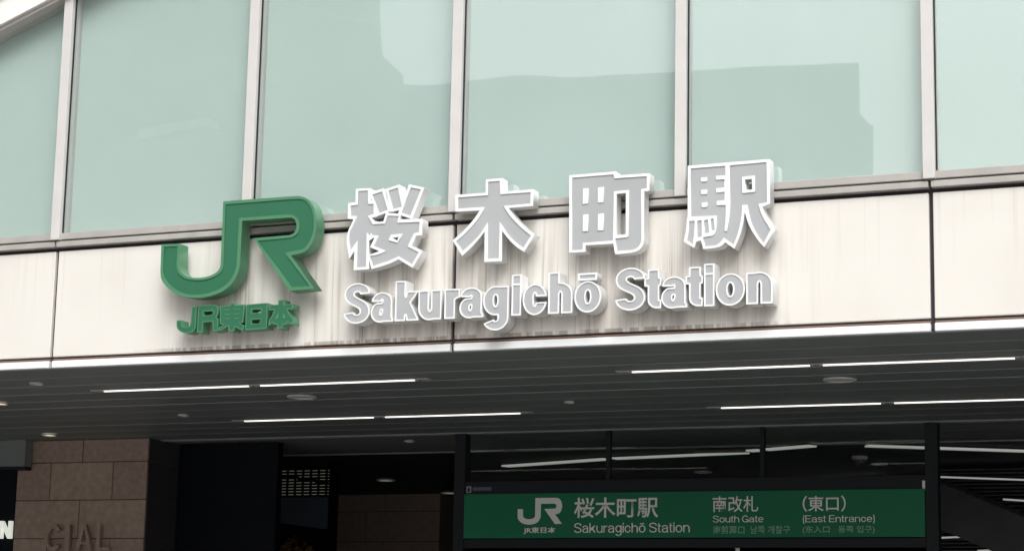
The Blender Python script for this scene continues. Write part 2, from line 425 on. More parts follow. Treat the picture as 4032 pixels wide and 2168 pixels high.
pme = plank_mesh(LEN, pw-0.010, ZS, 0.043, 0.004)
jme = plank_mesh(LEN, 0.020, ZS-0.004, 0.046, 0.003); jme.materials[0] = MT['soffitline']
for j in range(ny):
    o = bpy.data.objects.new('soffit_plank', pme); COL.objects.link(o); o.parent = SOF
    o.location = ((XL+XR)/2+8, 0.07+pw*(j+0.5), random.uniform(-0.001, 0.001)); o.rotation_euler.x = random.uniform(-0.004, 0.004)
    o = bpy.data.objects.new('joint_strip', jme); COL.objects.link(o); o.parent = SOF
    o.location = ((XL+XR)/2+8, 0.07+pw*(j+1), random.uniform(-0.001, 0.003))
y1 = 0.07+pw*ny
box('track_strip', XL, XR, y1+0.02, y1+0.10, 4.385, 4.444, MT['soffitline'], ST)
box('track_strip', XL, XR, y1+0.16, y1+0.22, 4.39, 4.444, MT['soffitline'], ST)
pm2 = plank_mesh(LEN, 0.40, ZS, 0.043, 0.008)
for j in range(5):
    o = bpy.data.objects.new('soffit_plank', pm2); COL.objects.link(o); o.parent = SOF
    o.location = ((XL+XR)/2+8, y1+0.24+0.405*(j+0.5), 0)
yb = y1+0.24+0.405*5
box('end_strip', XL, XR, yb+0.01, yb+0.06, 4.385, 4.444, MT['soffitline'], ST)
# hall ceiling: dark narrow slats running deep into the hall
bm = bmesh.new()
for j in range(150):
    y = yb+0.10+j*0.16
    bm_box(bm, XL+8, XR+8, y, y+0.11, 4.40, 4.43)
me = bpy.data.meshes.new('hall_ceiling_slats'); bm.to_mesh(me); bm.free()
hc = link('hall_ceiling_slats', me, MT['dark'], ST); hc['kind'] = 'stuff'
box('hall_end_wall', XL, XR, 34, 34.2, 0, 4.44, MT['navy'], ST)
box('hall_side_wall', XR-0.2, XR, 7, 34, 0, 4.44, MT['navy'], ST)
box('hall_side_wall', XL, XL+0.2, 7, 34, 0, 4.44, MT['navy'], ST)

# ------------------------------------------------------------------ sign letters on the facade
def px_loops(pts, ox, oy, sc, Y, smooth=True, lim=48):
    p = chaikin(pts, 2, lim) if smooth else pts
    out = []
    for x, y in p:
        v = at_y(ox+x/sc, oy+y/sc, Y); out.append((v.x, v.z))
    return out
KS = 1385/380.0
YF = -0.20
def kanji(label, ox, oy, rims, subs, faces, thick=0.13):
    R = [px_loops(r, ox, oy, KS, YF) for r in rims]; S_ = [px_loops(r, ox, oy, KS, YF, False) for r in subs]
    Fm = [px_loops(f, ox, oy, KS, YF) for f in faces]
    rim = shape_loops(R, S_, res=150) if (len(R) > 1 or S_) else R
    return channel_letter('kanji_sign_letter', label, 'large characters of the station name sign', rim, Fm, YF, thick, MT['white'], MT['grey'])
kanji('large white-edged grey kanji sakura, first of the four above the panel joint', 1340, 700,
  [[(222,155),(440,148),(435,330),(520,330),(520,560),(560,800),(412,900),(412,1308),(190,1325),(202,1045),(130,1165),(75,835),(190,595),(105,585),(112,360),(220,350)],
   [(415,215),(620,150),(725,480),(525,548)], [(650,160),(850,95),(925,440),(725,492)], [(985,90),(1205,140),(1025,590),(825,520)],
   [(655,500),(870,515),(858,595),(1180,585),(1175,820),(1088,828),(1022,968),(1178,1052),(1035,1290),(835,1165),(740,1215),(600,1265),(445,1308),(400,1110),(560,1050),(425,995),(490,860),(420,860),(400,640),(620,625)]],
  [[(450,570),(642,530),(615,622),(490,624)], [(745,860),(842,842),(815,897)], [(745,498),(832,472),(828,508)]],
  [[(258,190),(395,180),(398,375),(478,372),(476,520),(390,545),(465,665),(640,655),(680,540),(838,548),(815,645),(1138,632),(1128,778),(1055,795),(965,985),(1125,1065),(1030,1240),(835,1125),(720,1180),(600,1220),(465,1265),(425,1120),(560,1095),(655,1045),(480,975),(545,825),(455,825),(440,790),(425,830),(378,785),(368,1275),(232,1285),(240,905),(145,1045),(112,835),(235,550),(145,545),(150,400),(250,385)],
   [(725,815),(892,800),(820,930),(690,895)],
   [(460,240),(600,195),(680,460),(555,505)], [(690,185),(825,140),(882,415),(752,450)], [(1012,138),(1157,167),(1005,540),(870,500)]])
kanji('large white-edged grey kanji for tree with one upright and spread legs', 1760, 680,
  [[(557,95),(795,75),(793,270),(1240,235),(1235,475),(885,505),(940,590),(1020,680),(1120,790),(1258,888),(1105,1135),(990,1060),(880,950),(790,832),(788,1265),(535,1280),(540,840),(450,960),(340,1080),(215,1190),(80,970),(200,870),(320,745),(420,620),(470,540),(120,558),(120,318),(555,285)]], [],
  [[(592,130),(757,115),(765,310),(1200,280),(1195,440),(810,475),(880,590),(980,705),(1090,810),(1205,900),(1095,1075),(980,995),(870,880),(755,705),(742,1225),(580,1235),(580,715),(470,890),(360,1000),(225,1125),(130,985),(250,880),(370,755),(470,630),(540,490),(155,515),(160,355),(588,322)]])
kanji('large white-edged grey kanji with four small window slots and a tall opening', 2220, 660,
  [[(78,108),(750,52),(755,112),(1232,78),(1230,330),(1152,340),(1150,1060),(1130,1130),(1060,1195),(980,1220),(735,1240),(708,1088),(312,1112),(308,1208),(75,1218)]],
  [[(757,375),(890,362),(888,955),(757,965)]],
  [[(120,145),(712,97),(725,155),(1192,122),(1188,295),(1108,305),(1112,1050),(1090,1110),(1050,1155),(980,1180),(765,1195),(740,1015),(900,1000),(930,980),(932,320),(718,340),(705,1045),(272,1078),(268,1175),(112,1185)],
   [(275,298),(352,293),(350,512),(272,522)], [(488,285),(572,275),(570,495),(488,502)], [(275,675),(350,668),(348,908),(272,915)], [(490,662),(572,655),(568,895),(488,902)]])
kanji('large white-edged grey kanji for station, rightmost and highest of the four', 2680, 610,
  [[(100,155),(1275,57),(1285,695),(1172,740),(1200,830),(1260,930),(1358,1065),(1195,1320),(1090,1200),(1000,1050),(945,920),(918,800),(905,960),(860,1140),(770,1345),(640,1250),(580,1310),(500,1332),(325,1350),(290,1225),(225,1240),(195,1335),(42,1240),(80,1080),(90,905),(100,890)]],
  [[(920,350),(1022,340),(1028,495),(940,500)]],
  [[(145,195),(640,155),(642,290),(505,300),(508,358),(628,350),(625,465),(508,478),(512,540),(630,528),(628,648),(515,660),(515,722),(648,718),(645,900),(628,1090),(665,1090),(700,900),(712,720),(705,150),(1232,103),(1240,680),(1115,700),(1150,830),(1200,930),(1290,1070),(1190,1265),(1090,1130),(1010,970),(955,715),(885,715),(870,900),(830,1100),(760,1285),(620,1185),(580,1240),(530,1285),(470,1300),(350,1310),(320,1180),(470,1155),(500,1110),(515,1000),(515,870),(145,885)],
   [(880,315),(1060,295),(1072,528),(885,548)], [(290,325),(378,318),(375,378),(292,385)], [(292,502),(380,495),(378,560),(295,562)], [(300,685),(385,678),(382,745),(305,752)],
   [(122,948),(200,942),(195,1100),(175,1280),(90,1220),(115,1100)], [(240,942),(300,935),(302,1170),(235,1185)], [(335,938),(390,925),(410,1112),(345,1125)], [(430,918),(470,910),(490,1075),(442,1085)]])

# the green logo
JS = 1385/700.0
JR_RIM = [(70,517),(212,512),(205,690),(222,735),(262,768),(330,780),(410,775),(480,750),(520,715),(532,680),(552,183),(1140,140),(1200,155),(1250,210),(1280,310),(1275,430),(1240,520),(1190,578),(1080,605),(1262,860),(1068,880),(785,470),(1075,445),(1110,425),(1125,375),(1115,330),(1085,308),(700,335),(682,690),(660,760),(610,840),(530,895),(420,930),(300,935),(190,910),(110,850),(68,790),(62,740)]
JR_FACE = [(92,537),(195,532),(187,700),(205,750),(255,785),(330,798),(410,795),(490,768),(540,728),(553,690),(570,207),(1140,162),(1190,172),(1235,225),(1260,320),(1255,425),(1220,505),(1180,555),(1030,582),(1225,842),(1085,850),(820,490),(1085,465),(1135,435),(1148,375),(1135,315),(1085,283),(675,312),(655,690),(632,755),(590,820),(520,870),(410,905),(300,912),(200,885),(125,825),(90,770),(80,740)]
jr_rim = px_loops(JR_RIM, 600, 700, JS, -0.25); jr_face = px_loops(JR_FACE, 600, 700, JS, -0.25)
t = channel_letter('railway_logo_sign', 'big green joined JR logo sign left of the station name', None, [jr_rim], [jr_face], -0.25, 0.165, MT['jrrim'], MT['jrface'])
t['category'] = 'logo sign'
# small green company name under it
CS = 2576/520.0
SMALL = [
 ('green letter J starting the small company name under the logo', [[(80,500),(175,495),(178,600),(215,630),(290,630),(335,600),(350,530),(375,235),(468,225),(445,640),(415,700),(350,740),(240,755),(140,715),(85,660),(75,600)]], [], []),
 ('green letter R second in the small company name under the logo', [[(500,215),(800,190),(870,215),(895,280),(885,380),(850,440),(880,480),(890,700),(780,715),(775,520),(595,535),(580,735),(470,735)]], [[(600,325),(785,315),(780,390),(605,405)]], []),
 ('small green kanji for east, third in the company name under the logo', [[(920,225),(1125,205),(1130,165),(1215,160),(1215,200),(1400,185),(1375,545),(1300,545),(1395,600),(1375,690),(1330,690),(1215,620),(1195,705),(1085,710),(1085,600),(1000,660),(905,700),(895,640),(990,575),(920,575)]], [],
   [[(1010,372),(1115,368),(1115,388),(1010,392)],[(1195,365),(1310,358),(1310,378),(1195,385)],[(1010,455),(1115,450),(1115,470),(1010,475)],[(1195,450),(1300,445),(1300,465),(1195,470)],[(975,285),(1110,275),(1110,293),(975,303)],[(1190,272),(1310,263),(1310,281),(1190,290)]]),
 ('small green boxy kanji for sun with two openings under the logo', [[(1435,190),(1850,155),(1835,655),(1410,690)]], [[(1545,290),(1720,280),(1720,345),(1545,355)],[(1535,485),(1710,475),(1705,555),(1540,565)]], []),
 ('small green kanji ending the company name, rightmost under the logo', [[(2060,105),(2170,95),(2165,190),(2345,175),(2345,275),(2235,285),(2290,400),(2345,450),(2345,590),(2235,530),(2230,570),(2150,580),(2140,660),(2040,665),(2040,580),(1960,575),(1950,540),(1868,610),(1868,500),(1930,420),(1975,300),(1880,305),(1890,200),(2060,190)]], [],
   [[(2060,350),(2052,462),(1985,470)],[(2150,350),(2208,452),(2150,462)]]),
]
for lab, rims, subs, fs in SMALL:
    R = [px_loops(r, 680, 1160, CS, -0.2, True, 40) for r in rims]; S_ = [px_loops(r, 680, 1160, CS, -0.2, False) for r in subs]
    FS = [px_loops(r, 680, 1160, CS, -0.2, False) for r in fs]
    o, f = shape_loops(R, S_, inset=0.010, face_subs=FS, res=90)
    channel_letter('company_name_letter', lab, 'small green company name letters', o, f, -0.2, 0.13, MT['jrrim'], MT['jrface'], lip=0.008)

# ------------------------------------------------------------------ grotesque letter shapes
def arc(cx, cy, rx, ry, a0, a1, n=18):
    return [(cx+rx*math.cos(math.radians(a0+(a1-a0)*i/n)), cy+ry*math.sin(math.radians(a0+(a1-a0)*i/n))) for i in range(n+1)]
def bez(p0, p1, p2, p3, n=14):
    o = []
    for i in range(n+1):
        t = i/n; a, b, c, d = (1-t)**3, 3*t*(1-t)**2, 3*t*t*(1-t), t**3
        o.append((a*p0[0]+b*p1[0]+c*p2[0]+d*p3[0], a*p0[1]+b*p1[1]+c*p2[1]+d*p3[1]))
    return o
def stroke(pts, w_, w2=None):
    """polygon around a centre line; w_ may change to w2 in the middle of curves (thin joins are ignored)"""
    P = [Vector(p) for p in pts]; c = []
    for q in P:
        if not c or (q-c[-1]).length > 1e-6: c.append(q)
    P = c; L, Rr = [], []
    for i, q in enumerate(P):
        if i == 0: d = P[1]-P[0]
        elif i == len(P)-1: d = P[-1]-P[-2]
        else: d = (P[i]-P[i-1]).normalized()+(P[i+1]-P[i]).normalized()
        d.normalize(); n = Vector((-d.y, d.x))
        k = 1.0
        if 0 < i < len(P)-1:
            e = (P[i]-P[i-1]).normalized(); k = 1/max(0.5, abs(e.dot(d)))
        L.append(q+n*w_/2*k); Rr.append(q-n*w_/2*k)
    return [(p.x, p.y) for p in L+Rr[::-1]]
def astroke(pts, w_, v):
    k = w_/v; return [(x, y/k) for x, y in stroke([(x, y*k) for x, y in pts], w_)]
def rect(x0, x1, y0, y1): return [(x0, y0), (x1, y0), (x1, y1), (x0, y1)]
def glyph(ch, W, w_, asc=1.36):
    """(adds, subs, face_subs) with the baseline at 0 and the x height at 1"""
    h = w_/2; v = w_*0.80; hv = v/2; cut = [rect(-1, W+1, -1, -0.018)]
    if ch == 'i': return [rect(0, W, 0, asc)], [], [rect(-1, W+1, 1.0, 1.06)]
    if ch == 'n' or ch == 'h':
        top = 1.0 if ch == 'n' else asc
        a = arc(W/2, 0.60, W/2-h, 1.015-hv-0.60, 180, 0)
        return [rect(0, w_, 0, top), astroke([(h, 0.45)]+a+[(W-h, 0)], w_, v)], [], []
    if ch == 'u':
        a = arc(W/2, 0.40, W/2-h, 0.40+0.015-hv, 180, 360)
        return [rect(W-w_, W, 0, 1.0), astroke([(h, 1.0)]+a+[(W-h, 0.55)], w_, v)], [], []
    if ch == 'r':
        a = arc(W*0.97, 0.52, W*0.97-h, 1.0-hv-0.52, 180, 92)
        return [rect(0, w_, 0, 1.0), stroke([(h, 0.3)]+a+[(W, 1.0-hv)], v)], [], []
    if ch == 'o': return [arc(W/2, 0.5, W/2, 0.515, 0, 355, 36)], [arc(W/2, 0.5, W/2-w_, 0.515-v, 0, 350, 30)], []
    if ch == 'c': return [arc(W/2, 0.5, W/2, 0.515, 0, 355, 36)], [arc(W/2, 0.5, W/2-w_, 0.515-v, 0, 350, 30), rect(W*0.55, W+0.2, 0.405, 0.595)], []
    if ch == 'e':
        return [astroke(arc(W/2, 0.5, W/2-h, 0.515-hv, 0, 325, 30), w_, v), rect(h, W-h*0.5, 0.5-v*0.4, 0.5+v*0.4)], [], []
    if ch == 'a':
        v = w_*0.70; hv = v/2; xs = W-h-0.07*W
        t_ = arc((h*1.1+xs)/2, 0.69, (xs-h*1.1)/2, 1.015-hv-0.69, 178, 0)
        yb_ = 0.545; cy, ry = (yb_+hv-0.015)/2, (yb_-hv+0.015)/2
        b_ = [(xs, yb_+0.07), (W*0.60, yb_+0.03)]+arc(W*0.42, cy, W*0.42-h*0.95, ry, 90, 270)+arc(W*0.42, cy+0.05, xs-W*0.42, ry+0.05, 280, 350, 8)
        return [astroke(t_+[(xs, 0.0)], w_, v), astroke(b_, w_*0.95, v), [(xs, 0), (W, 0), (W-0.03*W, 0.13), (xs, 0.3)]], cut+[rect(-1, (h*1.1+xs)/2, 0.655, 0.69)], []
    if ch == 'g':
        ring = arc(W/2-0.01, 0.53, W/2-0.01, 0.49, 0, 355, 36)
        hook = [(W-h, 0.98)]+[(W-h, -0.02)]+arc(W/2, -0.06, W/2-h, 0.40-hv, 0, -158)
        return [ring, astroke(hook, w_, v), rect(W-w_, W, 0.3, 1.0)], [arc(W/2-0.01, 0.53, W/2-0.01-w_, 0.49-v, 0, 350, 30)], []
    if ch == 'k':
        return [rect(0, w_, 0, asc), [(w_*0.9, 0.28), (w_*0.9, 0.62), (W*0.98-w_*1.15, 1.0), (W*0.97, 1.0), (W*0.50, 0.44)],
                [(W*0.36, 0.52), (W*0.60, 0.68), (W, 0.0), (W-w_*1.2, 0.0)]], [], []
    if ch == 't':
        x0 = W*0.20
        b_ = [(x0+h, 1.28), (x0+h, 0.34)]+arc(x0+h+0.22*W, 0.30, 0.22*W, 0.30-hv, 180, 270, 8)+[(W, hv)]
        return [astroke(b_, w_, v*0.9), rect(0, W, 1.0-max(v*0.86, 0.05), 1.0)], cut, []
    if ch in 'Ss':
        T = asc if ch == 'S' else 1.0
        r1, r2 = W/2-h*1.05, W/2-h
        cy1, cy2 = T*0.735, T*0.275
        top = arc(W/2, cy1, r1, T+0.015-hv-cy1, -2, 180)
        sp = bez((W/2-r1, cy1), (W/2-r1, T*0.50), (W/2+r2, T*0.55), (W/2+r2, cy2))
        bot = arc(W/2, cy2, r2, cy2+0.015-hv, 0, -178)
        return [astroke(top+sp[1:]+bot[1:], w_*0.98, v)], [], []
    if ch == 'G':
        return [stroke(arc(W/2, asc/2, W/2-h, asc/2+0.015-hv, 35, 330, 30), w_), rect(W*0.52, W, asc*0.38, asc*0.38+v*0.85), rect(W-w_, W, 0, asc*0.45)], [], []
    if ch == 'E': return [rect(0, w_, 0, asc), rect(0, W, 0, v), rect(0, W, asc-v, asc), rect(0, W*0.93, asc/2-hv, asc/2+hv)], [], []
    if ch == 'C': return [stroke(arc(W/2, asc/2, W/2-h, asc/2-hv, 38, 322, 30), w_)], [], []
    if ch == 'I': return [rect(0, W, 0, asc)], [], []
    if ch == 'L': return [rect(0, w_, 0, asc), rect(0, W, 0, v)], [], []
    if ch == 'A': return [[(0, 0), (w_*1.05, 0), (W/2+w_*0.1, asc*0.86), (W-w_*1.05, 0), (W, 0), (W/2+h*1.1, asc), (W/2-h*1.1, asc)], rect(W*0.25, W*0.75, asc*0.24, asc*0.24+v*0.8)], [], []
    if ch == 'N': return [rect(0, w_, 0, asc), rect(W-w_, W, 0, asc), [(0, asc), (w_*1.1, asc), (W, 0), (W-w_*1.1, 0)]], [], []
    if ch in '()':
        a = stroke(arc(W*1.15, asc*0.40, W*1.15-h, asc*0.66, 112, 248, 14), w_*0.9)
        if ch == ')': a = [(W-x, y) for x, y in a][::-1]
        return [a], [], []
    raise KeyError(ch)

# latin line of the station name: (char, left, right) in photo pixels
def z5(x): return 1340+x/5.152
def z6(x): return 1800+x/4.2933
def z7(x): return 2400+x/3.788
WORD = [('S', z5(72), z5(602), 'capital S starting the latin station name'), ('a', z5(622), z5(1082), 'letter a after the first capital S'),
        ('k', z5(1110), z5(1600), 'tall letter k'), ('u', z5(1582), z5(2052), 'letter u left of the panel joint'), ('r', z5(2112), z5(2420), 'letter r over the panel joint'),
        ('a', z6(38), z6(445), 'letter a right of the panel joint'), ('g', z6(437), z6(868), 'letter g with its hooked tail'), ('i', z6(918), z6(1080), 'letter i between g and c'),
        ('c', z6(1105), z6(1515), 'letter c'), ('h', z6(1537), z6(1945), 'tall letter h'), ('o', z6(1978), z6(2432), 'letter o under the loose macron bar'),
        ('S', z7(82), z7(530), 'capital S starting the second word of the latin line'), ('t', z7(517), z7(770), 'letter t after the second capital S'), ('a', z7(770), z7(1160), 'letter a between two letters t'),
        ('t', z7(1132), z7(1390), 'letter t just before the last letter i'), ('i', z7(1407), z7(1563), 'letter i in the second latin word'), ('o', z7(1582), z7(2018), 'letter o next to last in the latin line'), ('n', z7(2037), z7(2430), 'letter n ending the latin line')]
zb_ = at_y(z5(1180), 1060+1050/5.152, YF).z; zt_ = at_y(z7(2100), 1020+200/3.788, YF).z
zb2 = at_y(z7(2100), 1020+670/3.788, YF).z; ZB = (zb_+zb2)/2; XH = zt_-zb2
for ch, a, b, lab in WORD:
    ybl = 1190
    xa, xb = at_y(a, ybl, YF).x, at_y(b, ybl, YF).x
    W = (xb-xa)/XH
    ad, su, fs = glyph(ch, W, 0.385)
    cv = lambda P: [(xa+x*XH, ZB+y*XH) for x, y in P]
    o, f = shape_loops([cv(p) for p in ad], [cv(p) for p in su], inset=0.0138, face_subs=[cv(p) for p in fs], res=100)
    channel_letter('latin_sign_letter', 'white-edged grey '+lab, 'latin letters of the station name sign', o, f, YF, 0.17, MT['white'], MT['grey'], lip=0.012)
m0, m1 = at_y(z6(2040), 1040+270/4.2933, YF), at_y(z6(2365), 1040+150/4.2933, YF)
zc = (at_y(z6(2200), 1040+155/4.2933, YF).z+at_y(z6(2200), 1040+262/4.2933, YF).z)/2
lp = rect(m0.x, m1.x, zc-0.034, zc+0.034); fl = rect(m0.x+0.018, m1.x-0.018, zc-0.016, zc+0.016)
channel_letter('latin_sign_letter', 'white-edged grey flat macron bar above the first letter o', 'latin letters of the station name sign', [lp], [fl], YF, 0.125, MT['white'], MT['grey'], lip=0.012)

# ------------------------------------------------------------------ canopy lamps
def strip_fixture(xa, xm0, xm1, xb, y, label):
    t = thing('strip_light', label, 'ceiling light', ((xa+xb)/2, y, ZS), 'long strip lights in the canopy soffit')
    box('housing', xa-0.14, xb+0.14, y-0.05, y+0.05, ZS-0.012, ZS-0.0045, MT['lampring'], t)
    for p, q_ in ((xa, xm0), (xm1, xb)):
        box('tube', p, q_, y-0.018, y+0.018, ZS-0.022, ZS-0.013, MT['tube'], t, 0.006)
        for e in (p, q_): box('end_cap', e-0.022, e+0.022, y-0.03, y+0.03, ZS-0.024, ZS-0.0125, MT['soffitline'], t)
strip_fixture(-13.10, -11.21, -11.12, -9.24, 1.68, 'lit strip light in the soffit under the green company name')
strip_fixture(-6.90, -5.05, -4.97, -3.12, 1.66, 'lit strip light at the right, nearer the canopy edge')
strip_fixture(-13.06, -11.22, -11.12, -9.31, 4.68, 'lit strip light in the soffit farther back, left of centre')
strip_fixture(-6.93, -5.07, -4.97, -3.12, 4.72, 'lit strip light at the right, farther back above the green sign')
def disc(label, x, y, r, lit=None, z=ZS, cat='ceiling disc', name='ceiling_speaker'):
    t = thing(name, label, cat, (x, y, z), None)
    lathe('ring', [(r, -0.0045), (r*0.96, -0.022), (r*0.78, -0.024), (r*0.76, -0.012)], (x, y, z), MT['lampring'], t)
    lathe('plate', [(r*0.77, -0.012), (0.0001, -0.012)], (x, y, z), MT[lit] if lit else MT['lampring'], t)
    return t
disc('pale round ceiling speaker between the two left strip lights', -11.16, 2.70, 0.17)
disc('pale round ceiling speaker between the two right strip lights', -5.06, 2.75, 0.17)
def disc_px(label, x, y, r, **k):
    p = at_z(x, y, ZS); return disc(label, p.x, p.y, r, **k)
disc_px('small pale detector on the soffit at the far left edge', 144, 1505, 0.075, name='smoke_detector', cat='detector')
disc_px('small pale detector on the soffit above the stone pier edge', 722, 1630, 0.07, name='smoke_detector', cat='detector')
disc_px('small pale detector on the soffit left of the right strip lights', 2243, 1578, 0.06, name='smoke_detector', cat='detector')
disc_px('small warm lit downlight in front of the stone pier', 195, 1707, 0.11, lit='warm', name='downlight', cat='downlight')
disc_px('warm lit downlight cut by the left picture edge', 2, 1583, 0.10, lit='warm', name='downlight', cat='downlight')
disc_px('faint small downlight in the strip behind the entrance track', 1612, 1732, 0.07, name='downlight', cat='downlight')
disc_px('pale small downlight in the hall above the inner stone wall', 1519, 1886, 0.16, name='downlight', cat='downlight', lit='tubedim')
disc_px('pale small downlight in the hall beside the left sign post', 1769, 1936, 0.16, name='downlight', cat='downlight', lit='tubedim')
disc_px('faint hall downlight above the green sign, left of centre', 2768, 1854, 0.14, name='downlight', cat='downlight')
disc_px('faint hall downlight above the green sign, right of centre', 3462, 1822, 0.12, name='downlight', cat='downlight')
# dim strips inside the hall
HS = [((1990, 1834), (2390, 1806), 'dim strip light in the hall, left above the sign'), ((2420, 1804), (2940, 1781), 'dim strip light in the hall, behind the middle hanger'),
      ((2950, 1774), (2996, 1771), 'short bright stub of strip light beside the right hanger'), ((3014, 1769), (3200, 1754), 'dim strip light right of the right hanger'), ((3124, 1892), (3480, 1876), 'dim strip light just above the right half of the sign'),
      ((3412, 1754), (4040, 1775), 'dim hall strip light falling away at upper right')]
for a, b, lab in HS:
    A, B = at_z(*a, ZS-0.03), at_z(*b, ZS-0.03)
    dist = (A.y+B.y)/2+17.5
    t = thing('hall_strip_light', lab, 'ceiling light', (A+B)/2, 'dim strip lights in the hall')
    bar('tube', A, B, 0.05+0.004*dist, 0.02, MT['tubedim'], t)
    bar('housing', A+Vector((0, 0, 0.017)), B+Vector((0, 0, 0.017)), 0.07+0.005*dist, 0.011, MT['dark'], t)
p = at_z(3385, 1795, ZS)
t = thing('dome_camera', 'small pale dome camera on the hall ceiling above the sign', 'camera', p)
lathe('ring', [(0.11, 0), (0.11, -0.04), (0.08, -0.05)], p, MT['lampring'], t); lathe('dome', [(0.08, -0.05), (0.065, -0.09), (0.03, -0.115), (0.001, -0.12)], p, MT['conc'], t)

# ------------------------------------------------------------------ entrance: frame, transom glass, green sign
YP = 6.66
PXs = [-10.98, -8.975, -6.995, -4.945]
FR = thing('entrance_portal', 'dark metal entrance frame with posts and transom glass around the green sign', 'door frame', (-7.96, YP, 0))
zt = 4.383
for i, x in enumerate(PXs):
    if i in (0, 3): box('post', x-0.075, x+0.075, YP-0.06, YP+0.10, 0, zt, MT['dark'], FR, 0.004)
    else: box('hanger', x-0.028, x+0.028, YP-0.02, YP+0.05, 3.78, zt, MT['dark'], FR, 0.003)
box('head_rail', PXs[0]+0.076, PXs[3]-0.076, YP-0.045, YP+0.075, 3.615, 3.775, MT['dark'], FR, 0.004)
box('lower_rail', PXs[0]+0.076, PXs[3]-0.076, YP-0.045, YP+0.075, 2.93, 3.045, MT['dark'], FR, 0.004)
for a, b in zip(PXs[:-1], PXs[1:]):
    aa = a+(0.077 if a == PXs[0] else 0.03); bb = b-(0.077 if b == PXs[3] else 0.03)
    box('transom_pane', aa, bb, YP+0.012, YP+0.020, 3.78, zt-0.002, MT['glass'], FR)
SG = thing('entrance_sign', 'long green sign board with white lettering hung in the entrance frame', 'sign', (-7.96, YP, 3.05))
YS = YP-0.07
box('board', PXs[0]+0.08, PXs[3]-0.08, YS, YP-0.046, 3.052, 3.612, MT['signgreen'], SG, 0.003)
def sign_px(x, y): v = at_y(x, y, YS); return v.x, v.z
def flat_mesh(name, loops, m, parent, y=YS, t_=0.003):
    return link(name, fill_mesh(name, loops, y-t_, y-0.0006, parent_offset(parent)), m, parent)
def kx(x): return 1750+x/2.4533
def ky(y): return 1850+y/2.4533
def rx(x): return 2700+x/1.934
def ry(y): return 1700+y/1.934
def fit_loops(loops, x0, x1, z0, z1):
    P = np.array([q for l in loops for q in l]); mn, mx = P.min(0), P.max(0)
    return [[(x0+(a-mn[0])/(mx[0]-mn[0])*(x1-x0), z0+(b-mn[1])/(mx[1]-mn[1])*(z1-z0)) for a, b in l] for l in loops]
x0, z1 = sign_px(kx(710), ky(268)); x1, z0 = sign_px(kx(1135), ky(522))
flat_mesh('logo_print', fit_loops([jr_rim], x0, x1, z0, z1), MT['print'], SG)
def text_part(name, s, x0, x1, z0, z1, m, parent, y, bold=0.012):
    cu = bpy.data.curves.new('tmp', 'FONT'); cu.body = s; cu.size = 1; cu.offset = bold; cu.fill_mode = 'FRONT'; cu.resolution_u = 3
    ob = bpy.data.objects.new('tmp', cu); COL.objects.link(ob)
    me = ob.to_mesh().copy(); ob.to_mesh_clear(); COL.objects.unlink(ob); bpy.data.objects.remove(ob); bpy.data.curves.remove(cu)
    V = np.array([v.co[:] for v in me.vertices]); mn, mx = V.min(0), V.max(0); off = parent_offset(parent)
    for v in me.vertices:
        X = x0+(v.co.x-mn[0])/(mx[0]-mn[0])*(x1-x0); Zz = z0+(v.co.y-mn[1])/(mx[1]-mn[1])*(z1-z0)
        v.co = (X-off.x, y-0.003-off.y, Zz-off.z)
    me.name = name; me.materials.clear(); return link(name, me, m, parent)
def cjk(name, s, xa, ya, xb, yb_, m, fx, fy, bold=0.014):
    x0, z1 = sign_px(fx(xa), fy(ya)); x1, z0 = sign_px(fx(xb), fy(yb_))
    text_part(name, s, x0, x1, z0, z1, m, SG, YS, bold)
cjk('company_name_print', 'JR東日本', 765, 548, 1075, 614, MT['print'], kx, ky, 0.022)
cjk('station_name_print', '桜木町駅', 1255, 264, 2065, 456, MT['print'], kx, ky, 0.016)
cjk('gate_name_print', '南改札', 205, 488, 553, 606, MT['print'], rx, ry, 0.008)
cjk('entrance_name_print', '（東口）', 890, 484, 1220, 602, MT['print'], rx, ry, 0.012)
cjk('gate_name_print', '南剪票口  남쪽 개찰구', 210, 712, 795, 772, MT['printdim'], rx, ry)
cjk('entrance_name_print', '(东入口   동쪽 입구)', 890, 712, 1440, 772, MT['printdim'], rx, ry)
ADV = dict(S=1.16, a=0.98, k=0.95, u=0.97, r=0.58, g=0.99, i=0.27, c=0.93, h=0.97, o=1.04, t=0.50, n=0.97, G=1.28, e=1.0, E=1.08, s=0.90)
def latin(name, s, xa, xb, ybase, ycap, fx, fy, m, macron=None, wst=0.18):
    x0, zb = sign_px(fx(xa), fy(ybase)); x1, zt2 = sign_px(fx(xb), fy(ycap)); xh = (zt2-zb)/1.36
    pos = 0.0; items = []
    for i, ch in enumerate(s):
        if ch == ' ': pos += 0.42; continue
        W = ADV.get(ch, 0.34) if ch != 'i' else wst
        items.append((ch, pos, W, i)); pos += W+0.13
    tot = pos-0.13; sx = (x1-x0)/tot; loops = []
    for ch, p_, W, i in items:
        ad, su, _ = glyph(ch, W, wst)
        for l in shape_loops(ad, su, res=44): loops.append([(x0+(p_+a)*sx, zb+b*xh) for a, b in l])
        if ch == 'i':
            loops[-1:] = [[(x0+(p_+a)*sx, zb+b*xh) for a, b in rect(0, W, 0, 1.0)], [(x0+(p_+a)*sx, zb+b*xh) for a, b in rect(0, W, 1.14, 1.36)]]
        if macron == i: loops.append([(x0+(p_+a)*sx, zb+b*xh) for a, b in rect(W*0.2, W*0.8, 1.16, 1.30)])
    flat_mesh(name, loops, m, SG)
latin('latin_name_print', 'Sakuragicho Station', 1252, 2370, 602, 502, kx, ky, MT['print'], macron=10)
latin('latin_gate_print', 'South Gate', 207, 592, 686, 632, rx, ry, MT['print'])
latin('latin_entrance_print', '(East Entrance)', 892, 1440, 685, 628, rx, ry, MT['print'])
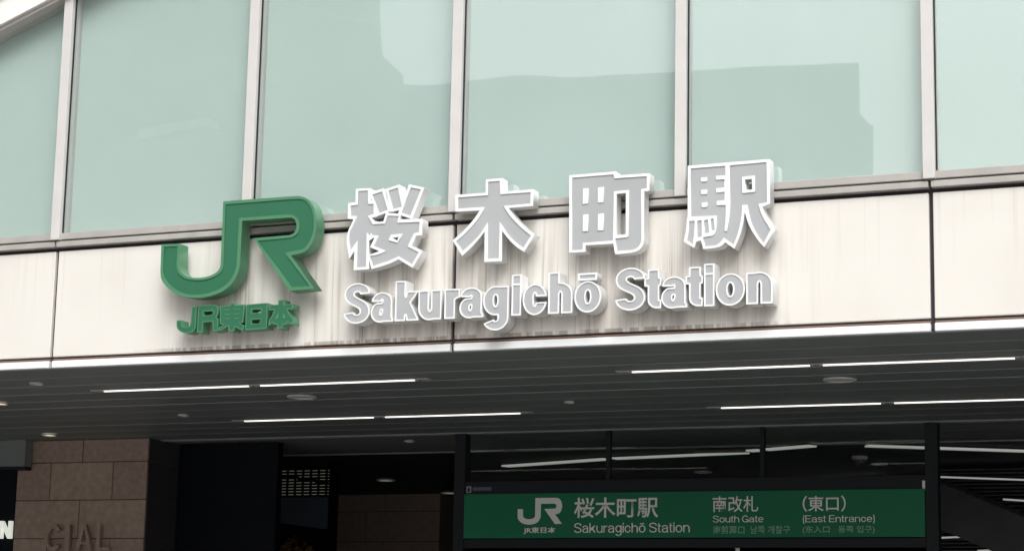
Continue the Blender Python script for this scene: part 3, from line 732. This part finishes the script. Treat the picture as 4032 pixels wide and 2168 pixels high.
# small plates on the frame
def plate(name, label, xa, ya, xb, yb_, m, Y, cat='label', d=0.006):
    A = at_y(xa, ya, Y); B = at_y(xb, yb_, Y)
    t = box(name, A.x, B.x, Y, Y+d, B.z, A.z, m); return tag(t, label, cat)
plate('white_label', 'small white label at the right end of the dark rail above the sign', 3631, 1890, 3648, 1926, MT['print'], YP-0.052)
t = thing('pictogram_label', 'small pale square label at the left end of the dark rail above the sign', 'label', at_y(1838, 1938, YP-0.05))
A, B = at_y(1837, 1913, YP-0.05), at_y(1855, 1938, YP-0.05)
box('plate', A.x, B.x, YP-0.052, YP-0.0455, B.z, A.z, MT['conc2'], t)
box('mark', A.x+0.018, B.x-0.018, YP-0.0545, YP-0.0525, B.z+0.012, A.z-0.02, MT['dark'], t)
box('text_strip', B.x+0.02, B.x+0.28, YP-0.051, YP-0.0455, B.z+0.025, A.z-0.012, MT['bluegrey'], t)
plate('hanging_tag', 'tiny pale tag hanging below the middle of the green sign', 2896, 2146, 2912, 2175, MT['print'], YP-0.02, 'tag', 0.01)

# ------------------------------------------------------------------ stone pier on the left with the raised mall name
YPI = 6.30
PX0, PX1 = -17.58, -15.475
PI = thing('stone_pier', 'brown stone pier at the left with raised letters on it', 'pier', ((PX0+PX1)/2, YPI, 0))
box('core', PX0+0.01, PX1-0.01, YPI+0.012, YPI+0.80, 0, 4.398, MT['mortar'], PI)
rows = [4.397, 4.087, 3.572, 3.051, 2.53, 2.01, 1.49, 0.97, 0.45, 0.0]
xj = lambda px, py: at_y(px/2.674, 1650+py/2.674, YPI).x
joints = [[xj(875, 330)], [xj(530, 650), xj(1185, 650)], [xj(830, 1000)]]
joints += [[joints[1][0], joints[1][1]], joints[2]]*4
gp = 0.006
for r in range(len(rows)-1):
    xs = [PX0]+joints[r % len(joints)]+[PX1]
    for i, (a, b) in enumerate(zip(xs[:-1], xs[1:])):
        m_ = MT['stone'] if random.random() < 0.5 else MT['stone2']
        box('stone_block', a+(gp if i else 0), b-(gp if i < len(xs)-2 else 0), YPI+random.uniform(-0.003, 0.003), YPI+0.03, rows[r+1]+gp, rows[r]-gp, m_, PI, 0.004)
    # side face towards the entrance
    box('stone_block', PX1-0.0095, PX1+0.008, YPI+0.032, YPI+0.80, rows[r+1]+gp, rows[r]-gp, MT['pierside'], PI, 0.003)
# raised letters
def lx(x): return at_y(x/2.674, 2120, YPI-0.08).x
cz1 = at_y(300, 1650+1108/2.674, YPI-0.08).z; cz0 = at_y(300, 1650+1378/2.674, YPI-0.08).z
for ch, a, b in (('C', 468, 642), ('I', 682, 730), ('A', 795, 965), ('L', 1012, 1158)):
    xa, xb = lx(a), lx(b); H_ = cz1-cz0; W = (xb-xa)/H_*1.0
    ad, su, _ = glyph(ch, W, 0.155 if ch != 'I' else W, 1.0)
    lo = shape_loops([[(xa+x*H_, cz0+y*H_) for x, y in p_] for p_ in ad], [[(xa+x*H_, cz0+y*H_) for x, y in p_] for p_ in su], res=80)
    t = thing('raised_letter', 'raised brown letter %s on the stone pier' % ch, 'sign letter', ((xa+xb)/2, YPI-0.03, cz0), 'raised mall name on the pier')
    link('body', fill_mesh('body', lo, YPI-0.085, YPI-0.03, t.location), MT['stone2'], t)
    xm = (xa+xb)/2
    zm = cz0+H_*(0.28 if ch == 'A' else 0.06 if ch == 'C' else 0.08 if ch == 'L' else 0.5)
    box('mount', xm-0.012, xm+0.012, YPI-0.0295, YPI-0.004, zm-0.012, zm+0.012, MT['stud'], t)

# ------------------------------------------------------------------ shop front left of the pier
SH = thing('shop', 'dark shop front left of the stone pier under a grey bulkhead', 'shop front', (-19.5, 6.3, 0))
box('bulkhead', XL+0.3, -17.345, 6.12, 6.285, 4.03, 4.397, MT['soffit'], SH, 0.004)
box('bulkhead_lip', XL+0.3, -17.345, 6.115, 6.285, 3.985, 4.027, MT['dark'], SH, 0.003)
box('fascia', XL+0.3, -17.60, 6.40, 6.55, 2.5, 4.39, MT['navy'], SH)
box('pane', XL+0.3, -17.60, 6.46, 6.48, 0.05, 2.49, MT['winglass'], SH)
xr = at_y(40, 2080, 6.33).x; za = at_y(20, 1650+1065/2.674, 6.33).z; zb3 = at_y(20, 1650+1250/2.674, 6.33).z
H_ = za-zb3; ad, su, _ = glyph('N', 0.82, 0.20, 1.0)
lo = shape_loops([[(xr-0.82*H_+x*H_, zb3+y*H_) for x, y in p_] for p_ in ad], res=80)
t = thing('shop_letter', 'pale lit letter N of the shop name at the left picture edge', 'sign letter', (xr-0.4*H_, 6.40, zb3))
link('body', fill_mesh('body', lo, 6.345, 6.398, t.location), mat('lit_letter', (0.7, 0.7, 0.66), 0.5, emit=(0.95, 1.0, 0.88), estr=0.55), t)

# ------------------------------------------------------------------ inside: partition, inner stone wall, louvred window, plant, stair
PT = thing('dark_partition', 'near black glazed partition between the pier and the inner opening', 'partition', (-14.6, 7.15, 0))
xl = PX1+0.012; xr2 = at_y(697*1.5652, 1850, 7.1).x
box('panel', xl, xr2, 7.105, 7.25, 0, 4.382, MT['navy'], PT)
x_l = at_y(682, 1900, 7.08).x
box('edge_strip', x_l-0.012, x_l+0.012, 7.085, 7.104, 0, 4.38, MT['bluegrey'], PT)
box('door_frame', xl+0.002, x_l-0.09, 7.07, 7.104, 0, 4.38, MT['dark'], PT)
# inner stone wall (its top meets the hall ceiling)
top = at_z(1500, 1943, 4.398); YI = top.y
ix0, ix1 = at_y(1304, 2050, YI).x, at_y(1729, 2050, YI).x
IW = thing('inner_stone_wall', 'dim brown stone wall deep inside the hall left of the sign', 'wall', ((ix0+ix1)/2, YI, 0))
box('core', ix0+0.01, ix1-0.01, YI+0.02, YI+0.6, 0, 4.396, MT['mortar'], IW)
zr = [4.395, at_y(1500, 2012, YI).z, at_y(1500, 2130, YI).z, 2.0, 1.3, 0.65, 0.0]
for r in range(len(zr)-1):
    xs = [ix0, ix0+(ix1-ix0)*(0.5 if r % 2 == 0 else 0.33), ix1]
    for i, (a, b) in enumerate(zip(xs[:-1], xs[1:])):
        box('stone_block', a+(gp if i else 0), b-(gp if i == 0 else 0), YI, YI+0.03, zr[r+1]+gp, zr[r]-gp, MT['stone'], IW, 0.004)
# louvred window behind the opening
YW = 10.9
wx0, wx1 = at_y(692*1.5652, 1850, YW).x, at_y(829*1.5652, 1850, YW).x
wz1, wz0 = at_y(1200, 1822, YW).z, at_y(1200, 1950, YW).z
LW = thing('louvred_window', 'dim yellowish window with many thin slats seen through the dark opening', 'window', ((wx0+wx1)/2, YW, 0))
box('pane', wx0, wx1, YW+0.05, YW+0.07, wz0, wz1, MT['louvrepane'], LW)
ns = 11
for i in range(ns+1):
    z = wz0+(wz1-wz0)*i/ns
    box('slat', wx0, wx1, YW+0.0, YW+0.035, z-0.022, z+0.018, MT['dark'], LW)
for i in range(7):
    x = wx0+(wx1-wx0)*(i+0.5)/7
    box('upright', x-0.02, x+0.02, YW+0.036, YW+0.048, wz0, wz1, MT['dark'], LW)
a = Vector((wx0, YW-0.03, wz0+(wz1-wz0)*0.66)); b = Vector((wx1, YW-0.03, wz0+(wz1-wz0)*0.38))
bar('brace', a, b, 0.03, 0.05, MT['dark'], LW)
lower = prism('lower_panel', [(wx0, wz0-0.40), (wx1, wz0-0.52), (wx1, wz0-0.025), (wx0, wz0-0.025)], YW, YW+0.07, MT['bluegrey'], LW)
box('side_wall', wx0-6, wx0-0.01, YW, YW+0.2, 0, 4.396, MT['navy'], LW)
box('base_wall', wx0, wx1+0.01, YW+0.075, YW+0.2, 0, wz1+0.02, MT['navy'], LW)
box('head_wall', wx0, wx1+0.01, YW, YW+0.2, wz1+0.025, 4.396, MT['brownpanel'], LW)
box('end_post', wx1+0.012, wx1+0.04, YW-0.02, YW+0.25, 0, 4.396, MT['navy'], LW)
# brown header panel hung from the hall ceiling
A, B = at_y(2734, 1750, 9.4), at_y(2940, 1778, 9.4)
t = thing('header_board', 'small brown panel hung from the hall ceiling behind the transom glass', 'panel', ((A.x+B.x)/2, 9.4, B.z))
box('board', A.x, B.x, 9.4, 9.46, B.z, A.z, MT['brownpanel'], t, 0.004)
for f in (0.15, 0.85): xx = A.x+(B.x-A.x)*f; box('hanger', xx-0.01, xx+0.01, 9.42, 9.44, A.z+0.001, 4.399, MT['dark'], t)
# potted tree in the opening, only its top in view
p = at_y(735*1.5652, 2168, 9.6)
TP = at_y(735*1.5652, 2105, 9.6).z
PL = thing('potted_tree', 'brownish leafy crown of a tall indoor plant in the dark opening', 'plant', (p.x, 9.6, 0))
lathe('pot', [(0.001, 0.002), (0.26, 0.002), (0.34, 0.55), (0.30, 0.56), (0.29, 0.50), (0.001, 0.50)], (p.x, 9.6, 0), MT['conc'], PL)
lathe('trunk', [(0.055, 0.50), (0.045, 1.4), (0.03, TP-0.35)], (p.x, 9.6, 0), MT['bark'], PL, 10)
vs_, fs = [], []
for i in range(900):
    a, c, rr = random.uniform(0, 2*math.pi), random.uniform(-1, 1), random.random()**0.45
    s_ = math.sqrt(1-c*c)*(0.75+0.25*math.sin(3*a))
    ctr = Vector((0.42*rr*s_*math.cos(a), 0.42*rr*s_*math.sin(a), TP-0.55+0.55*rr*c))
    n = Vector((random.gauss(0, 1), random.gauss(0, 1), random.gauss(0, 1))).normalized(); u = n.orthogonal().normalized(); v_ = n.cross(u)
    L_ = random.uniform(0.03, 0.06); k = len(vs_)
    vs_ += [ctr-u*L_, ctr+v_*L_*0.4, ctr+u*L_, ctr-v_*L_*0.4]; fs.append((k, k+1, k+2, k+3))
me = bpy.data.meshes.new('crown'); me.from_pydata(vs_, [], fs); link('crown', me, MT['leaf'], PL)
# slatted screen and stair at the right of the hall
YR = 12.2
x0_ = at_y(3668, 1900, YR).x
SC = thing('slatted_screen', 'dark screen of thin horizontal slats beyond the right sign post', 'screen', ((x0_+XR)/2, YR, 0))
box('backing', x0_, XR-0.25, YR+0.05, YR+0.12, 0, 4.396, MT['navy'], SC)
sm = None; z = 2.30
while z < 4.36:
    if sm is None:
        sm = box('slat', x0_, XR-0.25, YR-0.02, YR+0.045, z, z+0.018, MT['slat'], SC); sz = z
    else:
        o = bpy.data.objects.new('slat', sm.data); COL.objects.link(o); o.parent = SC; o.location = (0, random.uniform(-0.006, 0.006), z-sz)
    z += 0.052
for (xa, ya), (xb, yb4), lab in [((3700, 1876), (4045, 1888), 'lit line on the slatted screen, highest at the right'), ((3950, 1964), (4045, 1970), 'lit line on the slatted screen, cut by the right picture edge'),
      ((3700, 2050), (3890, 2038), 'short lit line on the screen level with the sign text'), ((3703, 2115), (4045, 2101), 'lit line on the screen level with the sign bottom'), ((3850, 2166), (4045, 2158), 'lit line on the screen at the bottom right corner')]:
    A, B = at_y(xa, ya, YR-0.20), at_y(xb, yb4, YR-0.20)
    t = thing('wall_strip_light', lab, 'strip light', (A+B)/2, 'thin lit lines on the slatted screen')
    bar('tube', A, B, 0.03, 0.022, MT['tubedim'], t)
    bar('bracket', A+Vector((0, 0.083, 0)), B+Vector((0, 0.083, 0)), 0.135, 0.014, MT['dark'], t)
A, B = at_y(3690, 1885, 11.6), at_y(4060, 2035, 11.6)
t = thing('stair_stringer', 'dark sloping stair side falling to the right beyond the right post', 'stair', ((A.x+B.x)/2, 11.6, 0))
d = (B-A)
bar('stringer', A-d*0.1, B+d*2.6, 0.10, 0.05, MT['dark'], t)
for i in range(5):
    bar('side_plank', A-d*0.1+Vector((0, 0.02, -0.10-0.13*i)), B+d*2.6+Vector((0, 0.02, -0.10-0.13*i)), 0.04, 0.122, MT['slat'], t)

# ------------------------------------------------------------------ buildings across the plaza, mirrored in the teal glass
YB = -60.0
def mir(x, y): v = at_y(x*1.5652, y*1.5652, -YB); return v.x, v.z
bx0, bz0 = mir(1040, 205); bx1, bz1 = mir(2150, 152); bx2, bz2 = mir(2182, 318); bx3, _ = mir(2190, 320)
BB = thing('low_building', 'broad low block across the plaza, mirrored with a stepped right end in the glass', 'building', ((bx0+bx1)/2, YB-6, 0))
xl_ = bx0-6
zl_ = bz0-(bz1-bz0)/(bx1-bx0)*6
ft = YB
pts = [(xl_, 0), (bx3, 0), (bx3, bz2), (bx2, bz2), (bx1+0.05, bz1-2.2), (bx1, bz1), (bx0, bz0), (xl_, zl_)]
prism('wall', pts, ft-14, ft, MT['conc'], BB, 7.0)
for r in range(4):
    zz = 3.5+r*3.6
    for i in range(6):
        xx = bx0+(bx1-bx0)*(i+0.5)/6
        box('window', xx-0.9, xx+0.9, ft-0.1, ft+0.02, zz, zz+1.4, MT['winglass'], BB)
ax1, az1 = mir(1000, 0); axb, azb = mir(1000, 165); axc, azc = mir(1040, 205)
TA = thing('tall_building', 'tall block across the plaza, mirrored in the left panes of the glass', 'building', (ax1-18, YB-10, 0))
tz = 31.0
prism('wall', [(ax1-34, 0), (axc, 0), (axc, azc), (axb, azb), (axb+(ax1-axb)*0.9, tz), (ax1-34, tz)], YB-20, YB+1.5, MT['conc'], TA, 14.0)
for i in range(7):
    z = azb+1.2+i*1.25
    A = mir(1000, 150-18*i)
    prism('balcony_slab', [(ax1-4.5, z+1.35), (ax1+0.05, z), (ax1+0.05, z+0.42), (ax1-4.5, z+1.77)], YB+1.5, YB+2.2, MT['conc'], TA)
wl, wz_ = mir(430, 368); wr, wz2 = mir(600, 335)
prism('white_canopy', [(wl, wz_-0.25), (wr, wz2-0.25), (wr, wz2+0.2), (wl, wz_+0.2)], YB+1.5, YB+2.5, MT['conc2'], TA)
